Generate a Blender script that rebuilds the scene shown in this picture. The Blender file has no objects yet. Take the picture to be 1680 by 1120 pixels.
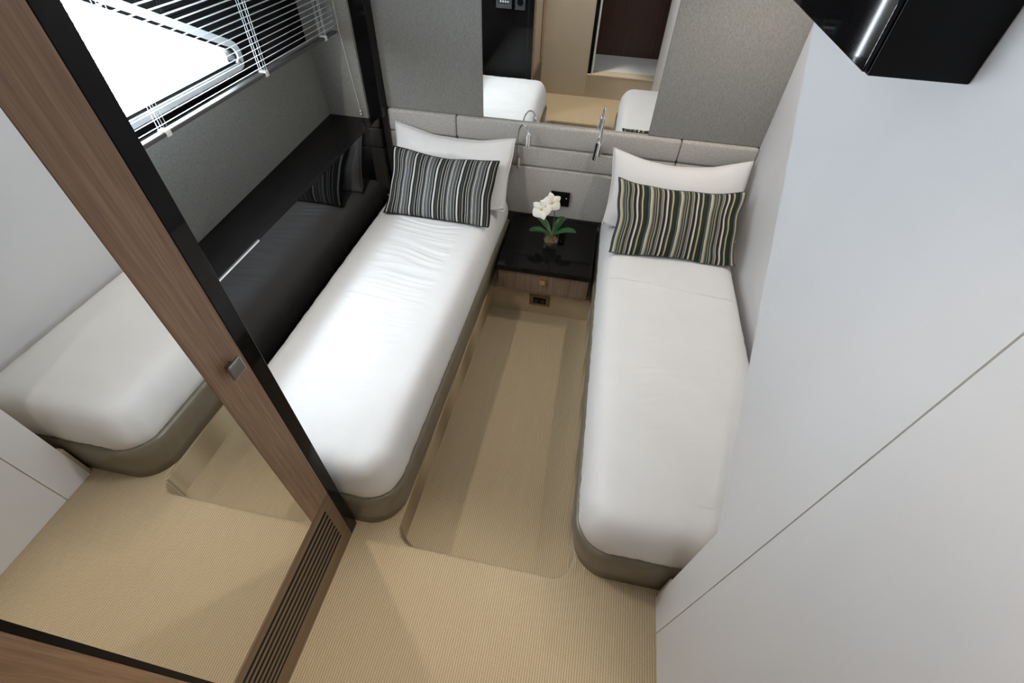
import bpy, bmesh, math, random
from mathutils import Vector, Matrix, noise

random.seed(4)
scene = bpy.context.scene
col = scene.collection
PI = math.pi

# ------------------------------------------------------------------ camera
YAW, PITCH, ROLL, FPX = -0.1632, 0.8265, 0.0416, 755.69
fwd = Vector((math.sin(YAW)*math.cos(PITCH), math.cos(YAW)*math.cos(PITCH), -math.sin(PITCH)))
rgt = Vector((math.cos(YAW), -math.sin(YAW), 0))
upv = rgt.cross(fwd)
R_ = rgt*math.cos(ROLL) + upv*math.sin(ROLL)
U_ = upv*math.cos(ROLL) - rgt*math.sin(ROLL)
cam_d = bpy.data.cameras.new('camera')
cam_d.sensor_width = 36.0
cam_d.lens = FPX/1680*36.0
cam_d.clip_start = 0.01
cam = bpy.data.objects.new('camera', cam_d)
cam.matrix_world = Matrix(((R_.x, U_.x, -fwd.x, 0), (R_.y, U_.y, -fwd.y, 0), (R_.z, U_.z, -fwd.z, 1.7), (0, 0, 0, 1)))
col.objects.link(cam)
scene.camera = cam

# ------------------------------------------------------------------ world, exposure
world = bpy.data.worlds.new('world')
scene.world = world
world.use_nodes = True
bg = world.node_tree.nodes['Background']
bg.inputs[0].default_value = (0.84, 0.91, 1.0, 1)
bg.inputs[1].default_value = 36.0
scene.view_settings.view_transform = 'Standard'
scene.view_settings.look = 'None'
scene.view_settings.gamma = 1.0
scene.view_settings.use_curve_mapping = False
scene.view_settings.exposure = -0.20
# ceiling downlights
LAMPS = [(0.08, 0.12, 9.0, 130), (-0.25, -0.04, 72.0, 50), (-1.12, 1.00, 34.0, 150), (0.557, 1.95, 26.0, 112)]   # x, y, watts, beam degrees
LAMP_COL = (1.0, 0.91, 0.79)
CEIL = 1.84

# ------------------------------------------------------------------ materials
MATS = {}
def mat(name, color, rough=0.5, metal=0.0, spec=0.5, build=None, **kw):
    m = bpy.data.materials.new(name)
    m.use_nodes = True
    nt = m.node_tree
    b = nt.nodes['Principled BSDF']
    b.inputs['Base Color'].default_value = (*color, 1)
    b.inputs['Roughness'].default_value = rough
    b.inputs['Metallic'].default_value = metal
    b.inputs['Specular IOR Level'].default_value = spec
    for k, v in kw.items():
        b.inputs[k.replace('_', ' ')].default_value = v
    if build:
        build(nt, b)
    MATS[name] = m
    return m

def N(nt, t, **kw):
    n = nt.nodes.new(t)
    for k, v in kw.items():
        setattr(n, k, v)
    return n

def coords(nt, scale=(1, 1, 1), src='Object'):
    tc = N(nt, 'ShaderNodeTexCoord')
    mp = N(nt, 'ShaderNodeMapping')
    mp.inputs['Scale'].default_value = scale
    nt.links.new(tc.outputs[src], mp.inputs[0])
    return mp.outputs[0]

def ramp(nt, fac, stops, interp='LINEAR'):
    r = N(nt, 'ShaderNodeValToRGB')
    r.color_ramp.interpolation = interp
    e = r.color_ramp.elements
    while len(e) < len(stops):
        e.new(0.5)
    for i, (p, c) in enumerate(stops):
        e[i].position = p
        e[i].color = (*c, 1)
    nt.links.new(fac, r.inputs[0])
    return r.outputs[0]

def bump(nt, b, height, strength, dist):
    n = N(nt, 'ShaderNodeBump')
    n.inputs['Strength'].default_value = strength
    n.inputs['Distance'].default_value = dist
    nt.links.new(height, n.inputs['Height'])
    nt.links.new(n.outputs[0], b.inputs['Normal'])

def noise_tex(nt, vec, scale, detail=3, rough=0.5):
    n = N(nt, 'ShaderNodeTexNoise')
    n.inputs['Scale'].default_value = scale
    n.inputs['Detail'].default_value = detail
    n.inputs['Roughness'].default_value = rough
    nt.links.new(vec, n.inputs['Vector'])
    return n.outputs['Fac']

def math_n(nt, op, a, b_=None):
    n = N(nt, 'ShaderNodeMath', operation=op)
    for i, v in enumerate((a, b_)):
        if v is None:
            continue
        if isinstance(v, (int, float)):
            n.inputs[i].default_value = v
        else:
            nt.links.new(v, n.inputs[i])
    return n.outputs[0]

def mottled(c1, c2, scale, bscale=None, bstr=0.0, bdist=0.001, stretch=(1, 1, 1), detail=4):
    def f(nt, b):
        v = coords(nt, stretch)
        nz = noise_tex(nt, v, scale, detail)
        nt.links.new(ramp(nt, nz, [(0.3, c1), (0.7, c2)]), b.inputs['Base Color'])
        if bscale:
            nb = noise_tex(nt, coords(nt, stretch), bscale, 2)
            bump(nt, b, nb, bstr, bdist)
    return f

def weave(c1, c2, freq, bstr=0.4, bdist=0.001):
    """woven cloth: fine two-way threads with coarse mottling"""
    def f(nt, b):
        v = coords(nt)
        a = noise_tex(nt, coords(nt, (freq, freq, freq*0.18)), 1.0, 1)
        c = noise_tex(nt, coords(nt, (freq*0.18, freq*0.18, freq)), 1.0, 1)
        s = math_n(nt, 'MULTIPLY', math_n(nt, 'ADD', a, c), 0.5)
        nt.links.new(ramp(nt, s, [(0.36, c1), (0.64, c2)]), b.inputs['Base Color'])
        bump(nt, b, s, bstr, bdist)
    return f

def carpet_build(c1, c2, c3):
    def f(nt, b):
        tc = N(nt, 'ShaderNodeTexCoord')
        sep = N(nt, 'ShaderNodeSeparateXYZ')
        nt.links.new(tc.outputs['Object'], sep.inputs[0])
        rows = math_n(nt, 'SINE', math_n(nt, 'MULTIPLY', math_n(nt, 'ADD', sep.outputs[0], 0), 2*PI/0.0078))
        loops = math_n(nt, 'SINE', math_n(nt, 'MULTIPLY', math_n(nt, 'ADD', sep.outputs[1], sep.outputs[2]), 2*PI/0.0058))
        h = math_n(nt, 'ADD', math_n(nt, 'MULTIPLY', rows, 0.62), math_n(nt, 'MULTIPLY', loops, 0.2))
        nz = noise_tex(nt, coords(nt), 260, 2)
        h2 = math_n(nt, 'ADD', h, math_n(nt, 'MULTIPLY', nz, 0.8))
        cfac = math_n(nt, 'ADD', math_n(nt, 'MULTIPLY', h2, 0.28), 0.36)
        cc = ramp(nt, cfac, [(0.12, c1), (0.5, c2), (0.85, c3)])
        nt.links.new(cc, b.inputs['Base Color'])
        bump(nt, b, h2, 0.6, 0.0015)
    return f

def wood_build(c1, c2, c3, axis='z', scale=1.0):
    def f(nt, b):
        st = {'z': (60*scale, 60*scale, 2.2*scale), 'y': (60*scale, 2.2*scale, 60*scale), 'x': (2.2*scale, 60*scale, 60*scale)}[axis]
        g = noise_tex(nt, coords(nt, st), 1.0, 5, 0.6)
        st2 = tuple(s*4 for s in st)
        g2 = noise_tex(nt, coords(nt, st2), 1.0, 2, 0.5)
        s = math_n(nt, 'ADD', math_n(nt, 'MULTIPLY', g, 0.7), math_n(nt, 'MULTIPLY', g2, 0.3))
        nt.links.new(ramp(nt, s, [(0.3, c1), (0.5, c2), (0.7, c3)]), b.inputs['Base Color'])
        bump(nt, b, s, 0.15, 0.0006)
    return f

def stripes_build(palette, seed, reps):
    rnd = random.Random(seed)
    def f(nt, b):
        tc = N(nt, 'ShaderNodeTexCoord')
        sep = N(nt, 'ShaderNodeSeparateXYZ')
        nt.links.new(tc.outputs['UV'], sep.inputs[0])
        fr = math_n(nt, 'FRACT', math_n(nt, 'MULTIPLY', sep.outputs[0], reps))
        n = 30
        widths = [rnd.choice((0.5, 0.7, 1.0, 1.4, 2.0)) for _ in range(n)]
        tot = sum(widths)
        pos, stops, last = 0.0, [], None
        for w in widths:
            c = rnd.choice([p for p in palette if p is not last])
            last = c
            stops.append((pos/tot, c))
            pos += w
        nt.links.new(ramp(nt, fr, stops, 'CONSTANT'), b.inputs['Base Color'])
        bump(nt, b, noise_tex(nt, coords(nt), 700, 2), 0.3, 0.0006)
    return f

mat('carpet', (0.5, 0.4, 0.28), 0.95, spec=0.1, build=carpet_build((0.25, 0.19, 0.115), (0.47, 0.375, 0.245), (0.66, 0.55, 0.40)))
mat('leather', (0.19, 0.165, 0.12), 0.33, build=mottled((0.175, 0.152, 0.110), (0.205, 0.178, 0.130), 30, 420, 0.12, 0.0006))
mat('sheet', (0.84, 0.84, 0.85), 0.9, spec=0.15, build=mottled((0.82, 0.82, 0.83), (0.86, 0.86, 0.87), 5, 900, 0.08, 0.0004))
mat('pillowcase', (0.85, 0.84, 0.84), 0.9, spec=0.15, build=mottled((0.83, 0.82, 0.82), (0.87, 0.86, 0.86), 5, 900, 0.08, 0.0004))
mat('headboard_cloth', (0.45, 0.41, 0.36), 0.95, spec=0.1, build=weave((0.35, 0.335, 0.315), (0.65, 0.625, 0.59), 700))
mat('grey_cloth', (0.30, 0.30, 0.29), 0.9, spec=0.15, build=weave((0.205, 0.20, 0.19), (0.32, 0.31, 0.295), 600, 0.25))
mat('niche_cloth', (0.28, 0.27, 0.24), 0.9, spec=0.15, build=weave((0.21, 0.205, 0.19), (0.31, 0.30, 0.275), 600, 0.25))
mat('vinyl', (0.74, 0.73, 0.73), 0.55, spec=0.3, build=mottled((0.75, 0.74, 0.75), (0.79, 0.78, 0.79), 3, 500, 0.08, 0.0005, (1, 1, 0.3)))
mat('cream_vinyl', (0.58, 0.50, 0.38), 0.6, spec=0.3, build=mottled((0.56, 0.485, 0.37), (0.60, 0.52, 0.40), 4, 500, 0.1, 0.0005))
mat('ceiling_vinyl', (0.78, 0.77, 0.75), 0.7, spec=0.2, build=mottled((0.76, 0.75, 0.73), (0.79, 0.78, 0.76), 3, 300, 0.05, 0.0005))
mat('gloss_black', (0.006, 0.0055, 0.006), 0.02, spec=0.32, build=mottled((0.005, 0.0045, 0.005), (0.008, 0.007, 0.008), 6))
mat('satin_black', (0.007, 0.007, 0.0075), 0.25, spec=0.12, build=mottled((0.006, 0.006, 0.0065), (0.009, 0.009, 0.0095), 12))
mat('panel_black', (0.006, 0.0058, 0.006), 0.04, spec=0.18, build=mottled((0.005, 0.0048, 0.005), (0.007, 0.0068, 0.007), 6))
mat('gap_black', (0.006, 0.006, 0.006), 0.8, build=mottled((0.004, 0.004, 0.004), (0.008, 0.008, 0.008), 20))
mat('walnut', (0.30, 0.18, 0.11), 0.42, build=wood_build((0.20, 0.118, 0.072), (0.29, 0.178, 0.11), (0.38, 0.245, 0.16), 'z', 1.5))
mat('walnut_base', (0.24, 0.16, 0.10), 0.45, build=wood_build((0.135, 0.088, 0.05), (0.19, 0.125, 0.073), (0.25, 0.17, 0.10), 'y'))
mat('drawer_wood', (0.24, 0.17, 0.12), 0.5, build=wood_build((0.125, 0.083, 0.055), (0.19, 0.13, 0.09), (0.26, 0.185, 0.135), 'z', 2.2))
mat('dark_wood', (0.05, 0.02, 0.014), 0.3, build=wood_build((0.02, 0.008, 0.006), (0.04, 0.016, 0.011), (0.07, 0.03, 0.02), 'z'))
mat('mirror_glass', (0.93, 0.94, 0.93), 0.0, metal=1.0, build=mottled((0.925, 0.935, 0.925), (0.93, 0.94, 0.93), 2))
mat('chrome', (0.75, 0.75, 0.76), 0.12, metal=1.0, build=mottled((0.72, 0.72, 0.73), (0.78, 0.78, 0.79), 40))
mat('nickel', (0.30, 0.29, 0.28), 0.28, metal=1.0, build=mottled((0.28, 0.27, 0.26), (0.32, 0.31, 0.30), 40))
mat('brass', (0.75, 0.56, 0.30), 0.3, metal=1.0, build=mottled((0.72, 0.53, 0.28), (0.78, 0.59, 0.32), 40))
mat('bronze', (0.22, 0.16, 0.09), 0.35, metal=0.8, build=mottled((0.20, 0.145, 0.08), (0.24, 0.175, 0.10), 30))
mat('white_paint', (0.80, 0.82, 0.83), 0.35, build=mottled((0.78, 0.80, 0.81), (0.82, 0.84, 0.85), 10))
mat('slat_paint', (0.72, 0.76, 0.79), 0.38, spec=0.5, build=mottled((0.70, 0.74, 0.77), (0.74, 0.78, 0.81), 10))
mat('rail_paint', (0.07, 0.068, 0.066), 0.4, build=mottled((0.065, 0.063, 0.061), (0.075, 0.073, 0.071), 10))
mat('cord', (0.62, 0.65, 0.67), 0.8, build=mottled((0.58, 0.61, 0.63), (0.66, 0.69, 0.71), 200))
mat('clear_plastic', (0.75, 0.76, 0.76), 0.25, build=mottled((0.73, 0.74, 0.74), (0.77, 0.78, 0.78), 50))
mat('leaf_green', (0.02, 0.075, 0.02), 0.3, build=mottled((0.012, 0.05, 0.012), (0.03, 0.105, 0.025), 25, stretch=(1, 1, 1)))
mat('stem_green', (0.06, 0.17, 0.04), 0.5, build=mottled((0.05, 0.14, 0.03), (0.08, 0.21, 0.05), 40))
mat('petal_white', (0.86, 0.84, 0.76), 0.6, build=mottled((0.83, 0.80, 0.70), (0.90, 0.89, 0.84), 30))
mat('petal_yellow', (0.75, 0.5, 0.08), 0.6, build=mottled((0.70, 0.42, 0.05), (0.80, 0.58, 0.14), 60))
mat('moss', (0.13, 0.08, 0.025), 0.95, build=mottled((0.05, 0.04, 0.012), (0.26, 0.17, 0.06), 120, 150, 0.8, 0.004))
mat('display_white', (0.6, 0.66, 0.68), 0.4, build=mottled((0.55, 0.61, 0.63), (0.65, 0.71, 0.73), 60))
mat('display_grey', (0.05, 0.06, 0.065), 0.3, build=mottled((0.045, 0.055, 0.06), (0.06, 0.07, 0.075), 30))
K, D1, D2, G1, G2, W1 = (0.008, 0.009, 0.010), (0.022, 0.024, 0.022), (0.045, 0.05, 0.045), (0.105, 0.115, 0.12), (0.26, 0.27, 0.275), (0.64, 0.64, 0.60)
mat('stripe_cool', G1, 0.85, spec=0.2, build=stripes_build([K, K, K, K, D1, D1, D2, D2, G1, G1, G2, W1, W1, (0.10, 0.12, 0.13), (0.42, 0.41, 0.34)], 12, 4.4))
mat('stripe_warm', G1, 0.85, spec=0.2, build=stripes_build([K, K, K, K, D1, D1, D1, D2, G1, G1, G2, W1, (0.03, 0.036, 0.014), (0.035, 0.04, 0.02), (0.50, 0.45, 0.24), (0.17, 0.09, 0.03), (0.08, 0.10, 0.11)], 29, 4.2))

def glass_build(nt, b):
    out = nt.nodes['Material Output']
    tr = N(nt, 'ShaderNodeBsdfTransparent')
    tr.inputs[0].default_value = (0.97, 0.99, 0.99, 1)
    gl = N(nt, 'ShaderNodeBsdfGlossy')
    gl.inputs['Roughness'].default_value = 0.02
    mx = N(nt, 'ShaderNodeMixShader')
    mx.inputs[0].default_value = 0.06
    nt.links.new(tr.outputs[0], mx.inputs[1])
    nt.links.new(gl.outputs[0], mx.inputs[2])
    nt.links.new(mx.outputs[0], out.inputs['Surface'])
def thin_glass(nt, b):
    glass_build(nt, b)
    for nd in nt.nodes:
        if nd.type == 'MIX_SHADER':
            nd.inputs[0].default_value = 0.16
mat('pot_glass', (1, 1, 1), 0.0, build=thin_glass)
mat('clear_glass', (1, 1, 1), 0.02, build=glass_build)

# ------------------------------------------------------------------ builders
def world_loc(o):
    v = Vector((0, 0, 0))
    while o is not None:
        v += o.location
        o = o.parent
    return v

def link_mesh(name, me, material, parent=None, smooth=False):
    o = bpy.data.objects.new(name, me)
    if material:
        me.materials.append(MATS[material])
    if smooth:
        for p in me.polygons:
            p.use_smooth = True
    col.objects.link(o)
    o.parent = parent
    return o

def obj(name, bm, material, parent=None, smooth=False, origin=None):
    """world-space bmesh -> one object; its origin is the parent's, or `origin`"""
    if origin is not None and parent is None:
        bmesh.ops.translate(bm, verts=bm.verts, vec=-Vector(origin))
    elif parent is not None:
        bmesh.ops.translate(bm, verts=bm.verts, vec=-world_loc(parent))
    bmesh.ops.recalc_face_normals(bm, faces=bm.faces)
    me = bpy.data.meshes.new(name)
    bm.to_mesh(me)
    bm.free()
    o = link_mesh(name, me, material, parent, smooth)
    if origin is not None and parent is None:
        o.location = origin
    return o

def tag(o, label, cat, group=None):
    o['label'] = label
    o['category'] = cat
    if group:
        o['group'] = group
    return o

def thing(name, label, cat, loc, group=None):
    o = bpy.data.objects.new(name, None)
    o.empty_display_size = 0.05
    o.location = loc
    col.objects.link(o)
    return tag(o, label, cat, group)

def struct(o, label=None, cat=None):
    o['kind'] = 'structure'
    if label:
        o['label'] = label
        o['category'] = cat
    return o

def box(bm, x0, x1, y0, y1, z0, z1, bevel=0.0, seg=2):
    r = bmesh.ops.create_cube(bm, size=1.0)
    vs = r['verts']
    for v in vs:
        v.co = Vector(((x0+x1)/2 + v.co.x*(x1-x0), (y0+y1)/2 + v.co.y*(y1-y0), (z0+z1)/2 + v.co.z*(z1-z0)))
    if bevel > 0:
        es = list({e for v in vs for e in v.link_edges})
        bmesh.ops.bevel(bm, geom=es, offset=bevel, segments=seg, profile=0.5, affect='EDGES', clamp_overlap=True)
    return bm

def B(*a, **k):
    return box(bmesh.new(), *a, **k)

def prism(bm, pts, a0, a1, axis='x'):
    """polygon pts extruded along axis; pts are the other two coords in order"""
    def mk(p, a):
        if axis == 'x': return (a, p[0], p[1])
        if axis == 'y': return (p[0], a, p[1])
        return (p[0], p[1], a)
    lo = [bm.verts.new(mk(p, a0)) for p in pts]
    hi = [bm.verts.new(mk(p, a1)) for p in pts]
    n = len(pts)
    bm.faces.new(lo[::-1]); bm.faces.new(hi)
    for i in range(n):
        bm.faces.new((lo[i], lo[(i+1) % n], hi[(i+1) % n], hi[i]))
    return bm

def tube(bm, pts, r, seg=10, caps=True):
    pts = [Vector(p) for p in pts]
    rings = []
    prev = None
    for i, p in enumerate(pts):
        d = (pts[min(i+1, len(pts)-1)] - pts[max(i-1, 0)]).normalized()
        if prev is None:
            a = d.orthogonal().normalized()
        else:
            a = (prev - d*prev.dot(d)).normalized()
        prev = a
        c = d.cross(a)
        rr = r[i] if isinstance(r, (list, tuple)) else r
        rings.append([bm.verts.new(p + (a*math.cos(2*PI*k/seg) + c*math.sin(2*PI*k/seg))*rr) for k in range(seg)])
    for A, C in zip(rings, rings[1:]):
        for k in range(seg):
            bm.faces.new((A[k], A[(k+1) % seg], C[(k+1) % seg], C[k]))
    if caps:
        bm.faces.new(rings[0][::-1]); bm.faces.new(rings[-1])
    return bm

def lathe(bm, prof, centre, seg=24):
    """prof = [(r, z)], about the vertical axis through centre"""
    c = Vector(centre)
    rings = [[bm.verts.new(c + Vector((r*math.cos(2*PI*k/seg), r*math.sin(2*PI*k/seg), z))) for k in range(seg)] for r, z in prof]
    for A, C in zip(rings, rings[1:]):
        for k in range(seg):
            bm.faces.new((A[k], A[(k+1) % seg], C[(k+1) % seg], C[k]))
    bm.faces.new(rings[0][::-1]); bm.faces.new(rings[-1])
    return bm

def offset_poly(pts, d):
    """move a closed 2D outline along its vertex normals (positive d = inwards for a counter-clockwise outline)"""
    out = []
    n = len(pts)
    for i in range(n):
        p0, p1, p2 = Vector(pts[i-1]), Vector(pts[i]), Vector(pts[(i+1) % n])
        e1, e2 = (p1-p0).normalized(), (p2-p1).normalized()
        n1, n2 = Vector((-e1.y, e1.x)), Vector((-e2.y, e2.x))
        m = (n1+n2)
        m = m/max(0.3, 1+n1.dot(n2))
        out.append(p1 + m*d)
    return out

def round_poly(pts, radii, seg=8):
    """round the corners of a closed 2D outline"""
    out = []
    n = len(pts)
    for i in range(n):
        p0, p1, p2 = Vector(pts[i-1]), Vector(pts[i]), Vector(pts[(i+1) % n])
        r = radii[i]
        if r <= 0:
            out.append(p1); continue
        a, c = (p0-p1).normalized(), (p2-p1).normalized()
        ang = a.angle(c)
        t = r/math.tan(ang/2)
        cen = p1 + (a+c).normalized()*(r/math.sin(ang/2))
        s, e = p1+a*t-cen, p1+c*t-cen
        a0 = math.atan2(s.y, s.x); a1 = math.atan2(e.y, e.x)
        da = (a1-a0+PI) % (2*PI)-PI
        for k in range(seg+1):
            th = a0+da*k/seg
            out.append(cen+Vector((math.cos(th), math.sin(th)))*r)
    return out

def resample(pts, n):
    P = [Vector(p) for p in pts]
    L = [0.0]
    for i in range(len(P)):
        L.append(L[-1] + (P[(i+1) % len(P)]-P[i]).length)
    out = []
    j = 0
    for k in range(n):
        s = L[-1]*k/n
        while L[j+1] < s:
            j += 1
        t = (s-L[j])/max(1e-9, L[j+1]-L[j])
        out.append(P[j].lerp(P[(j+1) % len(P)], t))
    return out

# ------------------------------------------------------------------ key dimensions (metres)
XM = -0.6345        # mirror face of the wardrobe
XW = 0.439          # near right wall
XA = 0.782          # far right wall beside the bed
XH = -1.14          # gloss lining on the hull side
YB = -0.15          # back wall
YH = 2.394          # face of the far wall panels
WELL = -0.15
TOP = 0.36          # mattress top

# ------------------------------------------------------------------ floor
well = round_poly([(-0.482, 0.503), (0.154, 0.503), (0.112, 1.931), (-0.452, 1.931)], [0.075, 0.075, 0, 0], 10)
def floor_mesh():
    bm = bmesh.new()
    outer = [(-1.5, -0.17), (0.85, -0.17), (0.85, 2.45), (-1.5, 2.45)]
    vo = [bm.verts.new((x, y, 0)) for x, y in outer]
    top = offset_poly(well, -0.010)
    loops = [[bm.verts.new((p.x, p.y, 0)) for p in top]]
    for d, z in ((-0.006, -0.0015), (-0.002, -0.006), (0.0, -0.014)):
        loops.append([bm.verts.new((p.x, p.y, z)) for p in offset_poly(well, d)])
    n = len(well)
    for A, C in zip(loops, loops[1:]):
        for i in range(n):
            bm.faces.new((A[i], A[(i+1) % n], C[(i+1) % n], C[i]))
    es = [bm.edges.new((vo[i], vo[(i+1) % 4])) for i in range(4)]
    es += [bm.edges.get((loops[0][i], loops[0][(i+1) % n])) for i in range(n)]
    bmesh.ops.triangle_fill(bm, use_beauty=True, edges=es)
    return bm
floor = struct(obj('floor', floor_mesh(), 'carpet', origin=(0, 0, 0)))
bm = bmesh.new()
vs0 = [bm.verts.new((p.x, p.y, -0.014)) for p in well]
vs1 = [bm.verts.new((p.x, p.y, WELL)) for p in well]
for i in range(len(well)):
    bm.faces.new((vs0[i], vs0[(i+1) % len(well)], vs1[(i+1) % len(well)], vs1[i]))
obj('step_riser', bm, 'carpet', floor)
bm = bmesh.new()
bm.faces.new([bm.verts.new((p.x, p.y, WELL)) for p in offset_poly(well, -0.02)])
obj('aisle_floor', bm, 'carpet', floor)
struct(obj('floor_underlay', B(-1.6, 0.95, -1.2, 2.6, -0.25, WELL-0.002), 'dark_wood', origin=(0, 0, -0.25)))

# ------------------------------------------------------------------ ceiling
ceiling = struct(obj('ceiling', B(-1.6, 0.95, -1.2, 2.6, CEIL, CEIL+0.08), 'ceiling_vinyl', origin=(0, 0, CEIL)))

# ------------------------------------------------------------------ far wall: two cloth panels and the mirror between them
wall_far = struct(obj('wall_far', B(-1.6, 0.95, 2.44, 2.56, WELL, CEIL), 'grey_cloth', origin=(0, 2.44, 0)))
obj('panel', B(-1.135, -0.5936, YH, 2.44, 0.729, CEIL, bevel=0.002), 'grey_cloth', wall_far)
obj('panel', B(0.2476, XA, YH, 2.44, 0.729, CEIL, bevel=0.002), 'grey_cloth', wall_far)
mirror = tag(obj('wall_mirror', B(-0.5934, 0.2474, 2.398, 2.439, 0.729, CEIL-0.004, bevel=0.0008), 'mirror_glass', origin=(-0.173, 2.398, 0.729)),
             'frameless wall mirror between the two grey cloth panels above the headboard', 'mirror')

# ------------------------------------------------------------------ right side
wall_right = struct(obj('wall_right', B(XA, XA+0.10, -0.2, 2.5, WELL, CEIL), 'vinyl', origin=(XA, 0, 0)))
wrn = struct(obj('wall_right_near', prism(bmesh.new(), [(-0.16, 0.0), (0.500, 0.0), (0.500, 0.576), (1.727, CEIL), (-0.16, CEIL)], XW+0.005, XA, 'x'), 'cream_vinyl', origin=(XW, 0, 0)))
obj('panel', prism(bmesh.new(), [(-0.15, 0.001), (0.4005, 0.001), (0.4005, CEIL), (-0.15, CEIL)], XW, XW+0.0049, 'x'), 'vinyl', wrn)
obj('panel', prism(bmesh.new(), [(0.4035, 0.001), (0.508, 0.001), (0.508, 0.580), (1.727, CEIL), (0.4035, CEIL)], XW, XW+0.0049, 'x'), 'vinyl', wrn)
struct(obj('trim_1', B(XW+0.004, XW+0.03, 0.5085, 0.522, 0.001, 0.165, bevel=0.002), 'cream_vinyl', origin=(XW+0.015, 0.515, 0)))

# ------------------------------------------------------------------ back wall with the doorway behind the camera
wall_back = struct(obj('wall_back', B(-1.3, -0.19, YB-0.10, YB-0.004, 0.0, CEIL), 'cream_vinyl', origin=(0, YB, 0)))
obj('panel', B(XM-0.02, -0.193, YB-0.004, YB, 0.001, CEIL, bevel=0.001), 'cream_vinyl', wall_back)
obj('panel', B(-0.190, XA, YB-0.10, YB, 0.001, 0.190, bevel=0.001), 'cream_vinyl', wall_back)
obj('panel', B(-0.19, XA, YB-0.10, YB, 1.76, CEIL), 'cream_vinyl', wall_back)
door = struct(obj('door_1', B(-0.19, XW+0.02, YB-0.12, YB+0.010, 0.190, 0.208, bevel=0.004), 'cream_vinyl', origin=(0.12, YB, 0.19)))
obj('jamb', B(-0.19, -0.158, YB-0.10, YB-0.002, 0.208, 1.76), 'satin_black', door)
obj('jamb', B(-0.158, -0.140, YB-0.10, YB-0.010, 0.208, 1.76, bevel=0.002), 'white_paint', door)
obj('jamb', B(XW+0.005, XA, YB-0.10, YB-0.002, 0.208, 1.76, bevel=0.002), 'cream_vinyl', door)
passage = struct(obj('floor_passage', B(-0.30, 0.85, -0.80, YB-0.10, 0.10, 0.204, bevel=0.003), 'white_paint', origin=(0.1, -0.5, 0.1)))
pw = struct(obj('wall_passage', B(-0.40, 0.95, -0.90, -0.80, 0.0, CEIL), 'dark_wood', origin=(0.1, -0.85, 0)))
obj('side_panel', B(-0.40, -0.30, -0.80, YB-0.10, 0.0, CEIL), 'dark_wood', pw)
obj('side_panel', B(0.85, 0.95, -0.80, YB-0.10, 0.0, CEIL), 'dark_wood', pw)

# ------------------------------------------------------------------ hull side: gloss lining, ledge, niche, window
def xback(y):                   # niche back runs slightly outwards towards the far wall
    return -1.335 - 0.056*(y-1.14)
wall_left = struct(obj('wall_left', B(-1.52, -1.465, -0.2, 2.56, WELL, 1.03), 'niche_cloth', origin=(-1.55, 0, 0)))
obj('gloss_lining', B(XH-0.02, XH, 0.545, 2.36, 0.02, 0.699, bevel=0.002), 'gloss_black', wall_left)
def quad_prism(pts, z0, z1):
    return prism(bmesh.new(), pts, z0, z1, 'z')
obj('ledge', quad_prism([(XH-0.0005, 0.545), (XH-0.0005, 2.36), (-1.46, 2.36), (-1.46, 0.545)], 0.678, 0.698), 'panel_black', wall_left)
obj('ledge_edge', B(XH-0.004, XH+0.003, 0.545, 1.20, 0.694, 0.7015, bevel=0.001), 'chrome', wall_left)
bm = bmesh.new()
a, c = xback(0.545), xback(2.31)
v = [bm.verts.new(p) for p in ((a, 0.545, 0.698), (c, 2.31, 0.698), (c-0.025, 2.31, 1.03), (a-0.025, 0.545, 1.03),
                               (a-0.02, 0.545, 0.698), (c-0.02, 2.31, 0.698), (c-0.045, 2.31, 1.03), (a-0.045, 0.545, 1.03))]
for f in ((0, 1, 2, 3), (4, 7, 6, 5), (0, 3, 7, 4), (1, 5, 6, 2), (3, 2, 6, 7), (0, 4, 5, 1)):
    bm.faces.new([v[i] for i in f])
obj('niche_back', bm, 'niche_cloth', wall_left)
obj('niche_end', B(-1.52, -1.186, 2.30, 2.44, 0.698, CEIL, bevel=0.001), 'niche_cloth', wall_left)
obj('niche_end', B(-1.52, XH-0.02, 0.530, 0.545, 0.0, CEIL), 'niche_cloth', wall_left)
obj('corner_post', B(-1.202, -1.114, 2.318, 2.40, 0.698, CEIL, bevel=0.002), 'panel_black', wall_left)

# window: dark glass lining with a wedge-shaped opening, pale frame, black gasket, pane
XG = -1.43
wedge = [(0.60, 1.094), (1.776, 1.094), (1.796, 1.112), (0.60, 1.708)]       # (y, z), counter-clockwise seen from the room's far side
wedge = round_poly(wedge, [0.03, 0.022, 0.03, 0.03], 6)
def ring(bm, outer, inner, x0, x1):
    n = len(outer)
    def row(pts, x): return [bm.verts.new((x, p[0], p[1])) for p in pts]
    o0, i0, o1, i1 = row(outer, x0), row(inner, x0), row(outer, x1), row(inner, x1)
    for A, C in ((o0, i0), (i0, i1), (i1, o1), (o1, o0)):
        for k in range(n):
            bm.faces.new((A[k], A[(k+1) % n], C[(k+1) % n], C[k]))
    return bm
window = struct(obj('window_1', ring(bmesh.new(), offset_poly(wedge, -0.034), offset_poly(wedge, -0.010), XG-0.03, XG+0.016), 'white_paint', origin=(XG, 1.15, 1.105)))
window.name = 'window_1'
obj('gasket', ring(bmesh.new(), offset_poly(wedge, -0.0102), wedge, XG-0.03, XG+0.006), 'satin_black', window)
obj('pane', prism(bmesh.new(), [tuple(p) for p in offset_poly(wedge, -0.004)], XG-0.018, XG-0.012, 'x'), 'clear_glass', window)
bm = bmesh.new()
outer = [(0.50, 1.02), (2.44, 1.02), (2.44, CEIL+0.02), (0.50, CEIL+0.02)]
hole = offset_poly(wedge, -0.026)
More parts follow.
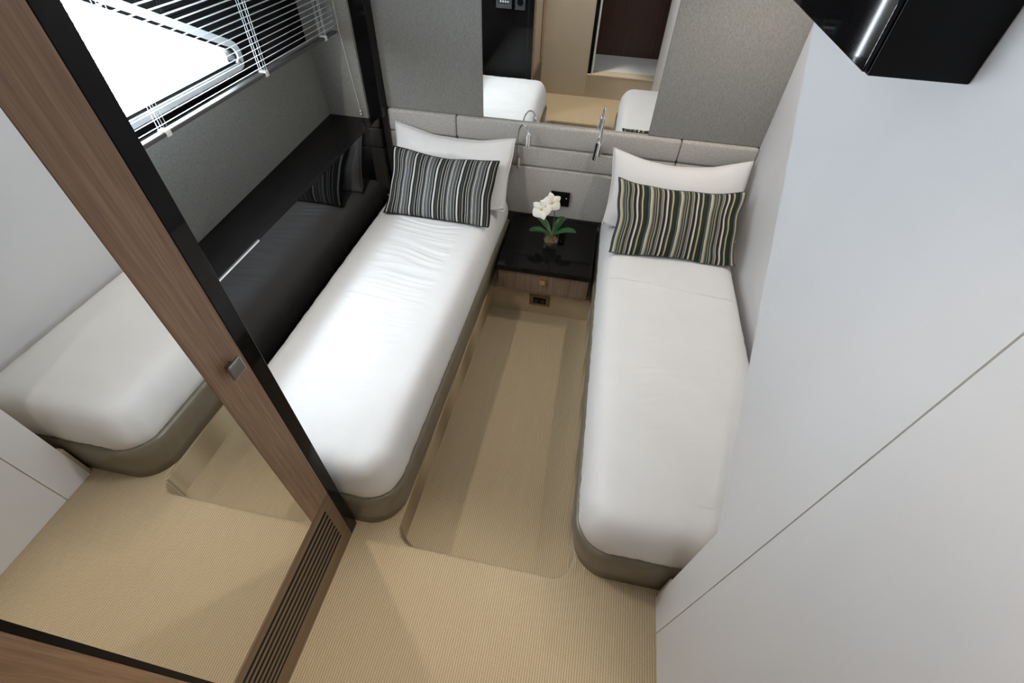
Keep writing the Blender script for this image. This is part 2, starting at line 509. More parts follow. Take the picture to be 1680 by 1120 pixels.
for x in (XG-0.025, XG):
    vo = [bm.verts.new((x, p[0], p[1])) for p in outer]
    vi = [bm.verts.new((x, p[0], p[1])) for p in hole]
    es = [bm.edges.new((vo[i], vo[(i+1) % 4])) for i in range(4)] + [bm.edges.new((vi[i], vi[(i+1) % len(vi)])) for i in range(len(vi))]
    bmesh.ops.triangle_fill(bm, use_beauty=True, edges=es)
obj('window_surround', bm, 'gloss_black', wall_left)
# daylight sampling portal exactly filling the window opening
pd = bpy.data.lights.new('window_portal', 'AREA')
pd.shape = 'RECTANGLE'
pd.size = 0.62
pd.size_y = 1.20
pd.cycles.is_portal = True
po = bpy.data.objects.new('window_portal', pd)
po.location = (XG-0.034, 1.19, 1.40)
po.rotation_euler = (0, -PI/2, 0)
col.objects.link(po)

# ------------------------------------------------------------------ beds
def wr(x, y, z, k=1.0):
    return noise.noise(Vector((x*k, y*k, z)))

def bed(name, label, aisle_foot, aisle_head, wall_foot, wall_head, yfoot, seed, wrinkle, side):
    """side = +1 when the aisle lies on +x (bed on the hull side), -1 on the other"""
    t = thing(name, label, 'bed', ((aisle_foot+wall_foot)/2, 1.4, 0.0), 'twin beds')
    yh = 2.362
    pts = [(wall_foot, yfoot), (aisle_foot, yfoot), (aisle_head, yh), (wall_head, yh)]
    rad = [0.012, 0.125, 0.006, 0.006]
    if side < 0:
        pts = [pts[1], pts[0], pts[3], pts[2]]
        rad = [rad[1], rad[0], rad[3], rad[2]]
    def outline(d):
        P4 = offset_poly(pts, d)
        arcs = round_poly(P4, [max(r-d, 0.004) for r in rad], 14)
        res = []
        per = 15
        for c in range(4):
            res += arcs[c*per:(c+1)*per]
            a_, b_ = arcs[(c+1)*per-1], arcs[((c+1)*per) % len(arcs)]
            k = 130 if c in (1, 3) else 44
            res += [a_.lerp(b_, (i+1)/(k+1)) for i in range(k)]
        return res
    n = len(outline(0.0))
    # leatherette base with a padded rim
    bm = bmesh.new()
    rows = []
    xw = wall_foot
    for d, z, fl in ((0.0, 0.001, 0.022), (0.0, 0.07, 0.010), (0.0, 0.12, 0.003), (0.0, 0.150, 0), (0.003, 0.166, 0), (0.010, 0.177, 0), (0.020, 0.180, 0), (0.028, 0.174, 0), (0.032, 0.160, 0), (0.032, 0.110, 0)):
        rows.append([bm.verts.new((xw+(p.x-xw)*(1-fl/0.66), p.y, z)) for p in outline(d)])
    for A, C in zip(rows, rows[1:]):
        for i in range(n):
            bm.faces.new((A[i], A[(i+1) % n], C[(i+1) % n], C[i]))
    bm.faces.new(rows[-1]); bm.faces.new(rows[0][::-1])
    obj('base', bm, 'leather', t, smooth=True)
    # mattress under a tucked white sheet
    bm = bmesh.new()
    xm_f, xm_h = (aisle_foot+wall_foot)/2, (aisle_head+wall_head)/2
    prof = [(0.036, 0.125), (0.030, 0.165), (0.017, 0.186), (0.012, 0.215), (0.013, 0.245), (0.018, 0.275), (0.027, 0.305), (0.040, 0.330), (0.058, 0.347), (0.080, 0.3555), (0.105, 0.3590), (0.130, TOP), (0.150, TOP+0.0003)]
    rows = []
    for d, z in prof:
        row = []
        for p in outline(d):
            # tuck folds on the sides
            foot = max(0.0, 1.0-(p.y-yfoot)/0.30)
            low = max(0.0, min(1.0, (0.33-z)/0.12))
            f = noise.noise(Vector((p.x*24, p.y*24, seed))) * (0.0040 + 0.0045*foot)*(0.4+0.6*wrinkle)
            f += noise.noise(Vector((p.x*75, p.y*75, seed+9)))*(0.0022+0.0090*foot*low)*(0.5+0.5*wrinkle)
            k = 1.0 if z < 0.33 else 0.4
            q = Vector((p.x-(xm_f+(xm_h-xm_f)*(p.y-yfoot)/1.8), 0)).normalized()
            row.append(bm.verts.new((p.x+q.x*f*k*0.8, p.y, z + (f*0.9*k if z > 0.18 else f*2.2))))
        rows.append(row)
    loop = outline(prof[-1][0]-0.003)
    ylo, yhi = min(p.y for p in loop), max(p.y for p in loop)
    def span(y):
        xs = []
        for i in range(n):
            p, q = loop[i], loop[(i+1) % n]
            if (p.y-y)*(q.y-y) <= 0 and p.y != q.y:
                xs.append(p.x+(q.x-p.x)*(y-p.y)/(q.y-p.y))
        return (min(xs), max(xs)) if xs else (xm_f, xm_f)
    NX, NY = 90, 330
    grid = []
    for j in range(NY+1):
        y = ylo+1e-4+(yhi-ylo-2e-4)*j/NY
        xl, xr = span(y)
        row = []
        for i in range(NX+1):
            x = xl+(xr-xl)*i/NX
            e = min(x-xl, xr-x, (y-ylo)*0.8, yhi-y)
            edge = min(1.0, max(0.0, e)/0.05)
            edge = edge*edge*(3-2*edge)
            fade = max(0.0, min(1.0, (y-0.75)/0.6))
            ua = (x-xl)/(xr-xl) if side > 0 else (xr-x)/(xr-xl)
            fade *= 0.45+0.9*ua
            warp = 2.2*noise.noise(Vector((x*3.5, y*2.5, seed+1)))
            h = noise.noise(Vector((x*2.6, y*30+warp, seed)))
            h = (0.35-abs(h)*2.2)*0.0050*fade
            h += noise.noise(Vector((x*5, y*66+warp*2, seed+3)))*0.0022*fade
            h += noise.noise(Vector((x*4, y*4, seed+5)))*0.005
            row.append(bm.verts.new((x, y, TOP + 0.0004 + h*edge*wrinkle + 0.002*edge)))
        grid.append(row)
    for j in range(NY):
        for i in range(NX):
            bm.faces.new((grid[j][i], grid[j][i+1], grid[j+1][i+1], grid[j+1][i]))
    for A, C in zip(rows, rows[1:]):
        for i in range(n):
            bm.faces.new((A[i], A[(i+1) % n], C[(i+1) % n], C[i]))
    bm.faces.new(rows[0][::-1])
    obj('mattress', bm, 'sheet', t, smooth=True)
    return t
bed_l = bed('twin_bed', 'white-sheeted twin bed with beige base beside the black gloss hull lining', -0.462, -0.428, -1.128, -1.118, 0.548, 1.7, 1.0, 1)
bed_r = bed('twin_bed', 'smooth white-sheeted twin bed with beige base along the white right wall', 0.128, 0.090, 0.768, 0.772, 0.532, 8.3, 0.45, -1)
# turned-down hem of the top sheet on the right bed
bm = bmesh.new()
nx, ny = 60, 26
PZ = [(0.012, 0.215), (0.013, 0.245), (0.018, 0.275), (0.027, 0.305), (0.040, 0.330), (0.058, 0.347), (0.080, 0.356), (0.105, TOP), (0.155, TOP+0.003), (9, TOP+0.003)]
def top_z(d):
    for (d0, z0), (d1, z1) in zip(PZ, PZ[1:]):
        if d <= d1:
            return z0+(z1-z0)*max(0, d-d0)/(d1-d0)
g = []
for j in range(ny+1):
    row = []
    for i in range(nx+1):
        u, w_ = i/nx, j/ny
        x = 0.135 + (0.738-0.135)*u
        y = 1.705 - 0.045*(u-0.1) + 0.005*math.sin(u*7) + (2.30-1.70)*w_**1.5
        z = top_z(min(x-0.104, 0.771-x)) + 0.0045
        if j == 0: z -= 0.005
        if i in (0, nx): z -= 0.004
        row.append(bm.verts.new((x, y, z)))
    g.append(row)
for j in range(ny):
    for i in range(nx):
        bm.faces.new((g[j][i], g[j][i+1], g[j+1][i+1], g[j+1][i]))
obj('sheet_turndown', bm, 'sheet', bed_r, smooth=True)

# ------------------------------------------------------------------ headboard
hb = thing('headboard', 'padded greige cloth headboard running the whole width of the far wall', 'headboard', (-0.18, 2.38, 0.22))
rowsz = [(0.2115, 0.504), (0.506, 0.614), (0.616, 0.727)]
segx = [(-1.112, -0.737), (-0.735, 0.413), (0.415, XA-0.002)]
for z0, z1 in rowsz:
    for x0, x1 in segx:
        obj('pad', B(x0, x1, 2.373, 2.439, z0, z1, bevel=0.013, seg=4), 'headboard_cloth', hb, smooth=True)

# ------------------------------------------------------------------ pillows and cushions
def pillow(name, w, h, t, material, loc, rot, seed, wrinkle, pinch=0.07, nu=64, nv=44, sag=0.0, power=0.5, press=None):
    bm = bmesh.new()
    uvl = bm.loops.layers.uv.new('UVMap')
    uvs = {}
    def pt(i, j, sgn):
        u, v = -1+2*i/nu, -1+2*j/nv
        x = w/2*u*(1-pinch*(math.cos(PI*v/2)**1.2))
        y = h/2*v*(1-pinch*1.35*(math.cos(PI*u/2)**1.2))
        e = max(0.0, (1-u*u)*(1-v*v))
        th = t/2*e**power
        n1 = noise.noise(Vector((x*9+seed, y*9, seed*1.3+sgn)))*0.010
        n2 = noise.noise(Vector((x*26+seed, y*18, seed*2.1+sgn)))*0.005
        # radial folds towards the corners
        cr = abs(u*v)
        n3 = math.sin(math.atan2(abs(v)*h, abs(u)*w+1e-6)*22+seed)*0.006*cr**1.5
        z = sgn*(th + (n1+n2+n3)*wrinkle*min(1, e*3))
        y += noise.noise(Vector((x*7, seed, 0.5)))*0.008*wrinkle*abs(v)
        x += noise.noise(Vector((y*9, seed, 4.5)))*0.008*wrinkle*abs(u)
        y -= sag*(1-u*u)*(v+1)/2
        return (x, y, z), (i/nu, j/nv)
    grids = {}
    for sgn in (1, -1):
        for j in range(nv+1):
            for i in range(nu+1):
                edge = i in (0, nu) or j in (0, nv)
                key = (i, j, 0 if edge else sgn)
                if key not in grids:
                    c, uv = pt(i, j, sgn)
                    vv = bm.verts.new(c)
                    grids[key] = vv
                    uvs[vv] = uv
    for sgn in (1, -1):
        for j in range(nv):
            for i in range(nu):
                q = []
                for a_, b_ in ((i, j), (i+1, j), (i+1, j+1), (i, j+1)):
                    edge = a_ in (0, nu) or b_ in (0, nv)
                    q.append(grids[(a_, b_, 0 if edge else sgn)])
                if sgn < 0: q.reverse()
                f = bm.faces.new(q)
                for l in f.loops:
                    l[uvl].uv = uvs[l.vert]
    rim = []
    for i in range(nu+1): rim.append(grids[(i, 0, 0)].co.copy())
    for j in range(1, nv+1): rim.append(grids[(nu, j, 0)].co.copy())
    for i in range(nu-1, -1, -1): rim.append(grids[(i, nv, 0)].co.copy())
    for j in range(nv-1, 0, -1): rim.append(grids[(0, j, 0)].co.copy())
    # the stuffing settles on the mattress and against the headboard
    from mathutils import Euler
    mw = Matrix.Translation(loc) @ Euler(rot).to_matrix().to_4x4()
    mi = mw.inverted()
    def settle(c):
        p = mw @ c
        if p.z < TOP+0.016:
            p.z = TOP+0.016+0.10*max(-0.03, p.z-TOP-0.016)
        if press:                       # dented by the cushion leaning on it
            pc_, pt_ = Vector(press[0]), press[1]
            nrm = Vector((0, -math.sin(pt_), math.cos(pt_)))
            upd = Vector((0, math.cos(pt_), math.sin(pt_)))
            dd = p-pc_
            if abs(dd.x) < 0.30 and abs(dd.dot(upd)) < 0.19:
                a1 = max(0.0, 1-(dd.x/0.30)**2)*max(0.0, 1-(dd.dot(upd)/0.19)**2)
                lim = -0.008-0.075*a1**0.5
                if dd.dot(nrm) > lim:
                    p -= nrm*(dd.dot(nrm)-lim)
        if p.z < TOP+0.016:
            p.z = TOP+0.016
        if p.y > 2.366:
            p.y = 2.366
        return mi @ p
    for v in bm.verts:
        v.co = settle(v.co)
    rim = [settle(c) for c in rim]
    me = bpy.data.meshes.new(name)
    bm.to_mesh(me); bm.free()
    o = link_mesh(name, me, material, None, True)
    o.location = loc
    o.rotation_euler = rot
    return o, rim

def piping(o, rim, material, r=0.003):
    bm = bmesh.new()
    tube(bm, rim + [rim[0]], r, 6, caps=False)
    me = bpy.data.meshes.new('piping')
    bm.to_mesh(me); bm.free()
    return link_mesh('piping', me, material, o, True)

RX = math.radians
pl, rim = pillow('pillow', 0.645, 0.43, 0.15, 'pillowcase', (-0.735, 2.222, 0.492), (RX(60), RX(1.5), RX(-1)), 2.0, 0.8, 0.05, sag=0.03, press=((-0.742, 2.066, 0.488), RX(47)))
piping(pl, rim, 'pillowcase', 0.0025)
tag(pl, 'white pillow leaning on the headboard of the bed by the hull', 'pillow', 'white pillows')
pr_, rim = pillow('pillow', 0.665, 0.43, 0.16, 'pillowcase', (0.425, 2.215, 0.500), (RX(60), RX(-1), RX(0)), 5.0, 0.45, 0.05, sag=0.045, press=((0.430, 2.008, 0.493), RX(50)))
piping(pr_, rim, 'pillowcase', 0.0025)
tag(pr_, 'white pillow leaning on the headboard beside the white right wall', 'pillow', 'white pillows')
cl, rim = pillow('striped_cushion', 0.560, 0.345, 0.135, 'stripe_cool', (-0.742, 2.066, 0.488), (RX(47), RX(1.0), RX(-1)), 3.3, 0.9, 0.055, sag=0.01)
piping(cl, rim, 'stripe_cool', 0.0025)
tag(cl, 'grey, black and white striped cushion on the bed by the hull', 'cushion', 'striped cushions')
cr, rim = pillow('striped_cushion', 0.590, 0.365, 0.14, 'stripe_warm', (0.430, 2.008, 0.493), (RX(50), RX(0.5), RX(2)), 7.1, 1.4, 0.065, sag=0.02)
piping(cr, rim, 'stripe_warm', 0.0025)
tag(cr, 'striped cushion with olive and rust lines on the bed by the right wall', 'cushion', 'striped cushions')

# ------------------------------------------------------------------ nightstand between the beds
ns = thing('nightstand', 'black-topped nightstand with one brown wood drawer between the two beds', 'nightstand', (-0.16, 2.1, WELL))
obj('body', B(-0.405, 0.085, 1.905, 2.364, 0.05, 0.178), 'satin_black', ns)
obj('plinth', B(-0.415, 0.076, 1.9305, 2.36, 0.001, 0.048), 'carpet', ns)
obj('top', B(-0.405, 0.085, 1.868, 2.364, 0.180, 0.2105, bevel=0.003), 'panel_black', ns)
dr = obj('drawer', B(-0.400, 0.080, 1.884, 1.903, 0.050, 0.176, bevel=0.0015), 'drawer_wood', ns)
obj('knob', B(-0.176, -0.143, 1.866, 1.884, 0.118, 0.148, bevel=0.003), 'brass', dr)
so = thing('power_socket', 'bronze double power socket low on the plinth under the nightstand', 'socket', (-0.166, 1.9270, -0.043))
obj('plate', B(-0.226, -0.113, 1.9225, 1.9300, -0.079, -0.008, bevel=0.003), 'bronze', so)
obj('insert', B(-0.206, -0.134, 1.9205, 1.9228, -0.064, -0.022, bevel=0.001), 'satin_black', so)
for x in (-0.188, -0.152):
    bm = bmesh.new()
    tube(bm, [(x, 1.9210, -0.043), (x, 1.9195, -0.043)], 0.0125, 16)
    rg = obj('outlet', bm, 'gap_black', so)
    bm = bmesh.new()
    tube(bm, [(x, 1.9196, -0.051), (x, 1.9186, -0.051)], 0.0022, 8)
    obj('contact', bm, 'chrome', rg)
sw = thing('wall_switch', 'black switch plate on the headboard behind the orchid', 'switch', (-0.149, 2.365, 0.343))
obj('plate', B(-0.203, -0.096, 2.358, 2.367, 0.300, 0.386, bevel=0.002), 'satin_black', sw)
for x in (-0.176, -0.122):
    obj('rocker', B(x-0.022, x+0.022, 2.3555, 2.3585, 0.318, 0.368, bevel=0.001), 'gloss_black', sw)
obj('indicator', B(-0.117, -0.111, 2.3545, 2.3557, 0.350, 0.356), 'display_white', sw)

# ------------------------------------------------------------------ reading lamps
def reading_lamp(label, mount, zlen, path, head_a, head_b):
    t = thing('reading_lamp', label, 'lamp', mount, 'chrome reading lamps')
    m = Vector(mount)
    bm = bmesh.new()
    tube(bm, [m, m+Vector((0, 0, zlen))], 0.011, 16)
    obj('mount', bm, 'chrome', t, smooth=False)
    bm = bmesh.new()
    tube(bm, [m+Vector((0, 0.004, zlen*0.5)), m+Vector((0, 0.03, zlen*0.5))], 0.006, 10)
    obj('stud', bm, 'chrome', t)
    # smooth neck through the control points (Catmull-Rom)
    P = [Vector(p) for p in path]
    P = [P[0]*2-P[1]] + P + [P[-1]*2-P[-2]]
    pts = []
    for i in range(1, len(P)-2):
        for k in range(8):
            s = k/8
            pts.append(0.5*((2*P[i]) + (P[i+1]-P[i-1])*s + (2*P[i-1]-5*P[i]+4*P[i+1]-P[i+2])*s*s + (3*P[i]-P[i-1]-3*P[i+1]+P[i+2])*s**3))
    pts.append(P[-2])
    bm = bmesh.new()
    tube(bm, pts, 0.0042, 10)
    obj('neck', bm, 'chrome', t, smooth=True)
    a_, b_ = Vector(head_a), Vector(head_b)
    d = (b_-a_).normalized()
    bm = bmesh.new()
    tube(bm, [a_-d*0.008, a_, a_+d*0.002, b_-d*0.002, b_], [0.006, 0.0105, 0.0135, 0.0135, 0.012], 18)
    hd = obj('head', bm, 'chrome', t)
    bm = bmesh.new()
    tube(bm, [b_-d*0.001, b_+d*0.0008], 0.0095, 16)
    obj('lens', bm, 'gap_black', hd)
    return t
reading_lamp('chrome gooseneck reading lamp next to the pillow of the hull-side bed', (-0.392, 2.345, 0.508), 0.055,
             [(-0.392, 2.345, 0.560), (-0.398, 2.335, 0.640), (-0.392, 2.320, 0.715), (-0.370, 2.308, 0.748), (-0.346, 2.300, 0.740), (-0.338, 2.297, 0.715)],
             (-0.338, 2.297, 0.712), (-0.338, 2.296, 0.648))
reading_lamp('chrome gooseneck reading lamp next to the pillow of the right-wall bed', (0.022, 2.345, 0.618), 0.055,
             [(0.022, 2.345, 0.670), (0.022, 2.340, 0.735), (0.020, 2.315, 0.790), (0.016, 2.278, 0.795), (0.012, 2.252, 0.760), (0.010, 2.246, 0.735)],
             (0.010, 2.246, 0.730), (0.004, 2.232, 0.650))

# ------------------------------------------------------------------ orchid
OX, OY, OZ = -0.155, 2.090, 0.2105
orc = thing('potted_orchid', 'white orchid with dark green leaves in a small glass pot on the nightstand', 'plant', (OX, OY, OZ))
bm = bmesh.new()
sq = round_poly([(-0.041, -0.041), (0.041, -0.041), (0.041, 0.041), (-0.041, 0.041)], [0.02]*4, 6)
nq = len(sq)
rows = []
for d, z in ((0.010, 0.0005), (0.003, 0.002), (0.001, 0.01), (0.0, 0.074), (0.001, 0.075), (0.004, 0.074), (0.005, 0.012), (0.008, 0.009)):
    rows.append([bm.verts.new((OX+p.x, OY+p.y, OZ+z)) for p in offset_poly(sq, d)])
for A, C in zip(rows, rows[1:]):
    for i in range(nq):
        bm.faces.new((A[i], A[(i+1) % nq], C[(i+1) % nq], C[i]))
bm.faces.new(rows[0][::-1]); bm.faces.new(rows[-1])
obj('pot', bm, 'pot_glass', orc, smooth=True)
bm = bmesh.new()
bmesh.ops.create_icosphere(bm, subdivisions=4, radius=1.0)
for v in bm.verts:
    k = 1+0.10*noise.noise(v.co*4)+0.06*noise.noise(v.co*11)
    v.co = Vector((OX+v.co.x*0.036*min(k, 1.03), OY+v.co.y*0.036*min(k, 1.03), OZ+0.042+max(-0.032, v.co.z*0.036*k)))
obj('moss', bm, 'moss', orc, smooth=True)
def leaf(az, length, width, lift, droop):
    bm = bmesh.new()
    n, m = 12, 6
    g = []
    for i in range(n+1):
        s = i/n
        wd = width*(0.30+0.70*min(1, s/0.45))*math.sqrt(max(0.0, 1-max(0.0, (s-0.55)/0.45)**2.4)) if s < 1 else 0.0005
        r = length*s
        z = OZ+0.070 + lift*math.sin(s*PI*0.55) - droop*s*s
        row = []
        for j in range(m+1):
            q = -1+2*j/m
            x = r*math.cos(az) - q*wd/2*math.sin(az)
            y = r*math.sin(az) + q*wd/2*math.cos(az)
            row.append(bm.verts.new((OX+x, OY+y, z+0.010*abs(q)**1.3*math.sin(PI*s))))
        g.append(row)
    for i in range(n):
        for j in range(m):
            bm.faces.new((g[i][j], g[i][j+1], g[i+1][j+1], g[i+1][j]))
    bmesh.ops.recalc_face_normals(bm, faces=bm.faces)
    bmesh.ops.solidify(bm, geom=bm.faces[:], thickness=0.0018)
    obj('leaf', bm, 'leaf_green', orc, smooth=True)
leaf(RX(184), 0.122, 0.050, 0.035, 0.015)
leaf(RX(138), 0.115, 0.040, 0.055, 0.010)
leaf(RX(8), 0.130, 0.048, 0.040, 0.012)
leaf(RX(62), 0.120, 0.044, 0.060, 0.004)
leaf(RX(255), 0.05, 0.022, 0.020, 0.01)
S = [Vector(p) for p in ((OX, OY, OZ+0.06), (OX+0.004, OY+0.004, OZ+0.14), (OX+0.004, OY+0.002, OZ+0.20), (OX-0.012, OY-0.006, OZ+0.262), (OX-0.038, OY-0.016, OZ+0.268), (OX-0.058, OY-0.024, OZ+0.235), (OX-0.062, OY-0.03, OZ+0.19))]
pts = []
Q = [S[0]*2-S[1]] + S + [S[-1]*2-S[-2]]
for i in range(1, len(Q)-2):
    for k in range(6):
        s = k/6
        pts.append(0.5*((2*Q[i]) + (Q[i+1]-Q[i-1])*s + (2*Q[i-1]-5*Q[i]+4*Q[i+1]-Q[i+2])*s*s + (3*Q[i]-Q[i-1]-3*Q[i+1]+Q[i+2])*s**3))
pts.append(S[-1])
bm = bmesh.new(); tube(bm, pts, 0.0024, 8)
obj('stem', bm, 'stem_green', orc, smooth=True)
def flower(centre, normal, size, spin):
    c = Vector(centre); nrm = Vector(normal).normalized()
    a = nrm.orthogonal().normalized(); b = nrm.cross(a)
    bm = bmesh.new()
    tube(bm, [c-nrm*0.006, c+nrm*0.002], 0.003, 8)
    f = obj('flower', bm, 'petal_white', orc, smooth=True)
    for k in range(5):
        th = spin + 2*PI*k/5
        wide = 1.15 if k in (1, 4) else 0.78
        bm = bmesh.new()
        g = []
        n, m = 7, 6
        for i in range(n+1):
            s = i/n
            wd = size*wide*math.sin(PI*(0.06+0.94*s)**0.8)**0.7 if i < n else 0.0008
            row = []
            for j in range(m+1):
                q = -1+2*j/m
                rr, tt = size*s, q*wd/2
                hgt = size*(0.16*math.sin(PI*s*0.8)-0.10*s*s) - 0.12*size*q*q*math.sin(PI*s)
                d = a*(rr*math.cos(th)-tt*math.sin(th)) + b*(rr*math.sin(th)+tt*math.cos(th))
                row.append(bm.verts.new(c+d+nrm*hgt))
            g.append(row)
        for i in range(n):
            for j in range(m):
                bm.faces.new((g[i][j], g[i][j+1], g[i+1][j+1], g[i+1][j]))
        obj('petal', bm, 'petal_white', f, smooth=True)
    bm = bmesh.new()
    bmesh.ops.create_icosphere(bm, subdivisions=2, radius=0.006)
    bmesh.ops.translate(bm, verts=bm.verts, vec=c+nrm*0.006)
    obj('lip', bm, 'petal_yellow', f, smooth=True)
flower((OX-0.012, OY-0.030, OZ+0.282), (0.25, -0.85, 0.45), 0.050, 0.4)
flower((OX-0.060, OY-0.050, OZ+0.248), (-0.2, -0.85, 0.45), 0.054, 1.2)
flower((OX-0.040, OY-0.042, OZ+0.262), (0.1, -0.9, 0.2), 0.042, 2.2)
for q in ((-0.064, -0.036, 0.185), (-0.050, -0.034, 0.198)):
    bm = bmesh.new()
    bmesh.ops.create_icosphere(bm, subdivisions=2, radius=1.0)
    for v in bm.verts:
        v.co = Vector((OX+q[0]+v.co.x*0.006, OY+q[1]+v.co.y*0.006, OZ+q[2]+v.co.z*0.010))
    obj('bud', bm, 'stem_green', orc, smooth=True)

# ------------------------------------------------------------------ wardrobe with the mirrored door
wd = thing('wardrobe', 'tall walnut wardrobe with a mirrored front and black gloss end panel', 'wardrobe', (-0.88, 0.18, 0.0))
obj('carcass', B(XH, XM-0.024, YB+0.002, 0.500, 0.0, CEIL-0.002), 'satin_black', wd)
obj('end_panel', B(XH, XM, 0.5015, 0.5400, 0.0, CEIL-0.002, bevel=0.0015), 'panel_black', wd)
obj('end_trim', B(XM-0.045, XM-0.040, 0.5400, 0.5408, 0.0, CEIL-0.002), 'gap_black', wd)
obj('stile', B(XM-0.024, XM, 0.4070, 0.5005, 0.336, CEIL-0.002, bevel=0.001), 'walnut', wd)
obj('stile', B(XM-0.024, XM, YB+0.002, 0.0020, 0.336, CEIL-0.002, bevel=0.001), 'walnut', wd)
obj('gasket', B(XM-0.024, XM+0.001, 0.0025, 0.0120, 0.336, CEIL-0.002), 'satin_black', wd)
obj('mirror_panel', B(XM-0.024, XM-0.0012, 0.0125, 0.4065, 0.337, CEIL-0.002), 'mirror_glass', wd)
kn = obj('knob', B(XM+0.014, XM+0.022, 0.441, 0.477, 0.972, 1.008, bevel=0.003), 'nickel', wd)
obj('stem', B(XM, XM+0.014, 0.451, 0.467, 0.982, 0.998), 'nickel', kn)
# louvred base panel: frame round a row of horizontal slats
gr = obj('base_grille', B(XM-0.026, XM-0.020, YB+0.004, 0.4995, 0.002, 0.332), 'gap_black', wd)
obj('rail', B(XM-0.020, XM, YB+0.002, 0.5005, 0.0015, 0.086, bevel=0.001), 'walnut_base', gr)
obj('rail', B(XM-0.020, XM, YB+0.002, 0.5005, 0.292, 0.333, bevel=0.001), 'walnut_base', gr)
obj('rail', B(XM-0.020, XM, 0.462, 0.5005, 0.0865, 0.2915), 'walnut_base', gr)
obj('rail', B(XM-0.020, XM, YB+0.002, -0.090, 0.0865, 0.2915), 'walnut_base', gr)
me0 = None
SLOT, BAR = 0.0126, 0.0149
for i in range(7):
    z = 0.0865+SLOT+BAR/2+(SLOT+BAR)*i
    if me0 is None:
        o = obj('louver', B(XM-0.012, XM-0.0005, -0.090, 0.462, z-BAR/2, z+BAR/2), 'walnut_base', gr)
        me0, z00 = o.data, z
        me0.materials.append(MATS['gap_black'])
        for p in me0.polygons:
            if abs(p.normal.z) > 0.9:
                p.material_index = 1          # top and bottom slat faces take the black material
    else:
        o = bpy.data.objects.new('louver', me0)
        col.objects.link(o); o.parent = gr
        o.location = (0, 0, z-z00)
rl = obj('slot_edge', B(XM-0.019, XM-0.0008, -0.090, 0.462, 0.0856, 0.0868), 'gap_black', gr)

# control panels on the end of the wardrobe (seen in the far mirror)
cp = thing('control_panel', 'climate control panel with a lit display on the black wardrobe end', 'control panel', (-0.885, 0.5405, 0.86))
obj('plate', B(-0.935, -0.812, 0.5405, 0.549, 0.815, 0.905, bevel=0.002), 'display_grey', cp)
obj('screen', B(-0.915, -0.832, 0.549, 0.5498, 0.845, 0.890), 'satin_black', cp)
for k in range(4):
    obj('digit', B(-0.905+k*0.019, -0.892+k*0.019, 0.5498, 0.5503, 0.852, 0.866), 'display_white', cp)
cs = thing('light_dial', 'square plate with a round dial on the black wardrobe end', 'switch', (-0.745, 0.5405, 0.86))
obj('plate', B(-0.785, -0.706, 0.5405, 0.548, 0.812, 0.905, bevel=0.002), 'display_grey', cs)
bm = bmesh.new(); tube(bm, [(-0.746, 0.548, 0.862), (-0.746, 0.556, 0.862)], [0.024, 0.021], 24)
obj('dial', bm, 'satin_black', cs)

# ------------------------------------------------------------------ black cabinet high on the right wall
tv = thing('wall_cabinet', 'black gloss box cabinet hung high on the right wall', 'cabinet', (0.378, 1.04, 1.512))
obj('body', B(0.321, XW-0.0005, 0.714, 1.375, 1.512, CEIL-0.003, bevel=0.002), 'satin_black', tv)
obj('front_panel', B(0.314, 0.3205, 0.717, 1.372, 1.515, CEIL-0.004, bevel=0.0015), 'panel_black', tv)

# ------------------------------------------------------------------ venetian blind
XB = -1.262
bl = thing('venetian_blind', 'pale slatted venetian blind hanging over the hull window', 'blind', (XB, 1.42, 1.085))
Y0, Y1 = 0.572, 2.276
obj('bottom_rail', B(XB-0.0125, XB+0.0125, Y0, Y1, 1.078, 1.090, bevel=0.003), 'rail_paint', bl)
obj('head_rail', B(XB-0.014, XB+0.014, Y0, Y1, 1.800, 1.830, bevel=0.002), 'rail_paint', bl)
TILT = RX(25.0)
def slat_mesh():
    bm = bmesh.new()
    W, n = 0.022, 6
    rows = []
    for i in range(n+1):
        q = -1+2*i/n
        s, hgt = q*W/2, 0.0016*(1-q*q)
        x = s*math.cos(TILT) - hgt*math.sin(TILT)
        z = s*math.sin(TILT) + hgt*math.cos(TILT)
        rows.append((bm.verts.new((x, Y0-1.42, z)), bm.verts.new((x, Y1-1.42, z))))
    for A, C in zip(rows, rows[1:]):
        bm.faces.new((A[0], C[0], C[1], A[1]))
    bmesh.ops.recalc_face_normals(bm, faces=bm.faces)
    bmesh.ops.solidify(bm, geom=bm.faces[:], thickness=0.0005)
    me = bpy.data.meshes.new('slat')
    bm.to_mesh(me); bm.free()
    me.materials.append(MATS['slat_paint'])
    return me
sm = slat_mesh()
z = 1.1045
while z < 1.795:
    o = bpy.data.objects.new('slat', sm)
    col.objects.link(o)
    o.parent = bl
    o.location = (0, 0, z-1.085)
    z += 0.0195
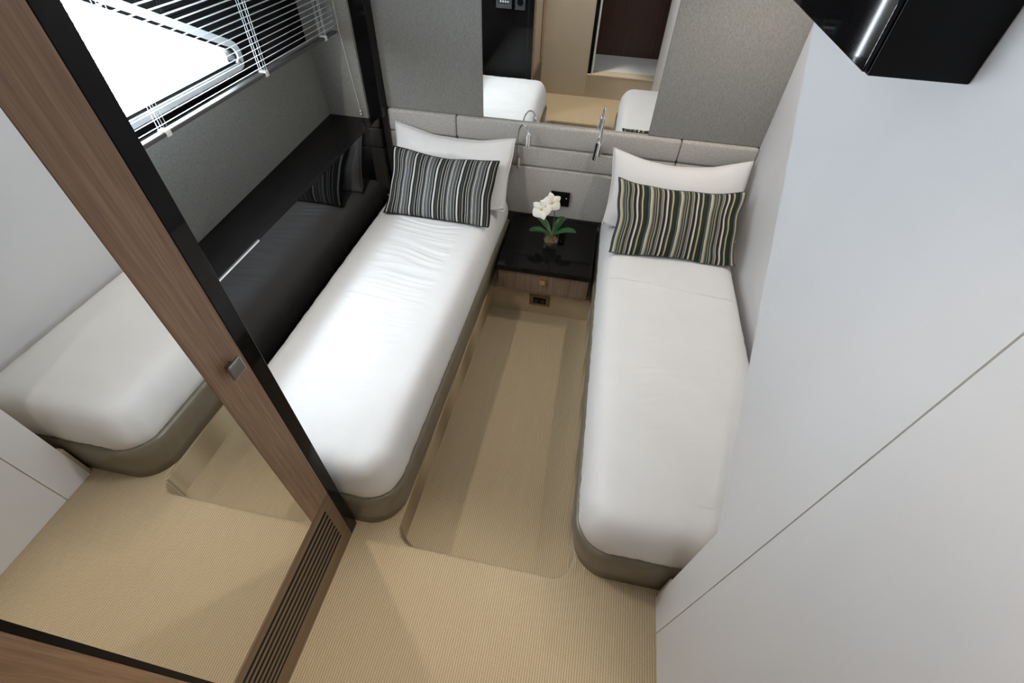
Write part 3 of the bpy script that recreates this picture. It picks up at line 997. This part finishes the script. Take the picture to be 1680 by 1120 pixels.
for y in (1.157, 1.690, 2.166, 0.64):
    for dx, dy in ((-0.0115, 0.0), (0.0115, 0.0), (0.0118, 0.012), (-0.0118, 0.012)):
        bm = bmesh.new()
        tube(bm, [(XB+dx, y+dy, 1.088), (XB+dx, y+dy, 1.802)], 0.0009, 6)
        obj('ladder_cord', bm, 'cord', bl)
    obj('clip', B(XB-0.0135, XB+0.0145, y-0.004, y+0.016, 1.0745, 1.0935, bevel=0.002), 'clear_plastic', bl)
pc = thing('pull_cord', 'thin blind pull cord with two small beads by the niche end', 'cord', (-1.222, 2.283, 0.72))
bm = bmesh.new(); tube(bm, [(-1.243, 2.283, 1.80), (-1.240, 2.283, 1.09), (-1.217, 2.286, 0.735)], 0.0010, 6)
obj('string', bm, 'cord', pc)
for zz in (0.722, 0.737):
    bm = bmesh.new(); bmesh.ops.create_icosphere(bm, subdivisions=2, radius=0.0055)
    bmesh.ops.translate(bm, verts=bm.verts, vec=(-1.216, 2.286, zz))
    obj('bead', bm, 'clear_plastic', pc, smooth=True)

# ------------------------------------------------------------------ ceiling downlights
names = ['ceiling downlight nearest the right wall door end', 'ceiling downlight in front of the mirrored wardrobe', 'ceiling downlight over the hull-side bed beside the blind', 'ceiling downlight over the pillows of the right-wall bed']
for (x, y, w, beam), lab in zip(LAMPS, names):
    t = thing('downlight', 'recessed warm '+lab, 'lamp', (x, y, CEIL-0.012), 'ceiling downlights')
    bm = bmesh.new()
    lathe(bm, [(0.034, -0.000), (0.040, -0.006), (0.043, 0.0), (0.043, 0.012), (0.030, 0.012), (0.030, 0.004)], (x, y, CEIL-0.012), 28)
    obj('bezel', bm, 'chrome', t, smooth=True)
    ld = bpy.data.lights.new('downlight_bulb', 'SPOT')
    ld.energy = w
    ld.color = LAMP_COL
    ld.spot_size = RX(beam)
    ld.spot_blend = 0.7
    ld.shadow_soft_size = 0.02
    lo = bpy.data.objects.new('downlight_bulb', ld)
    lo.location = (0, 0, -0.02)
    lo.parent = t
    col.objects.link(lo)
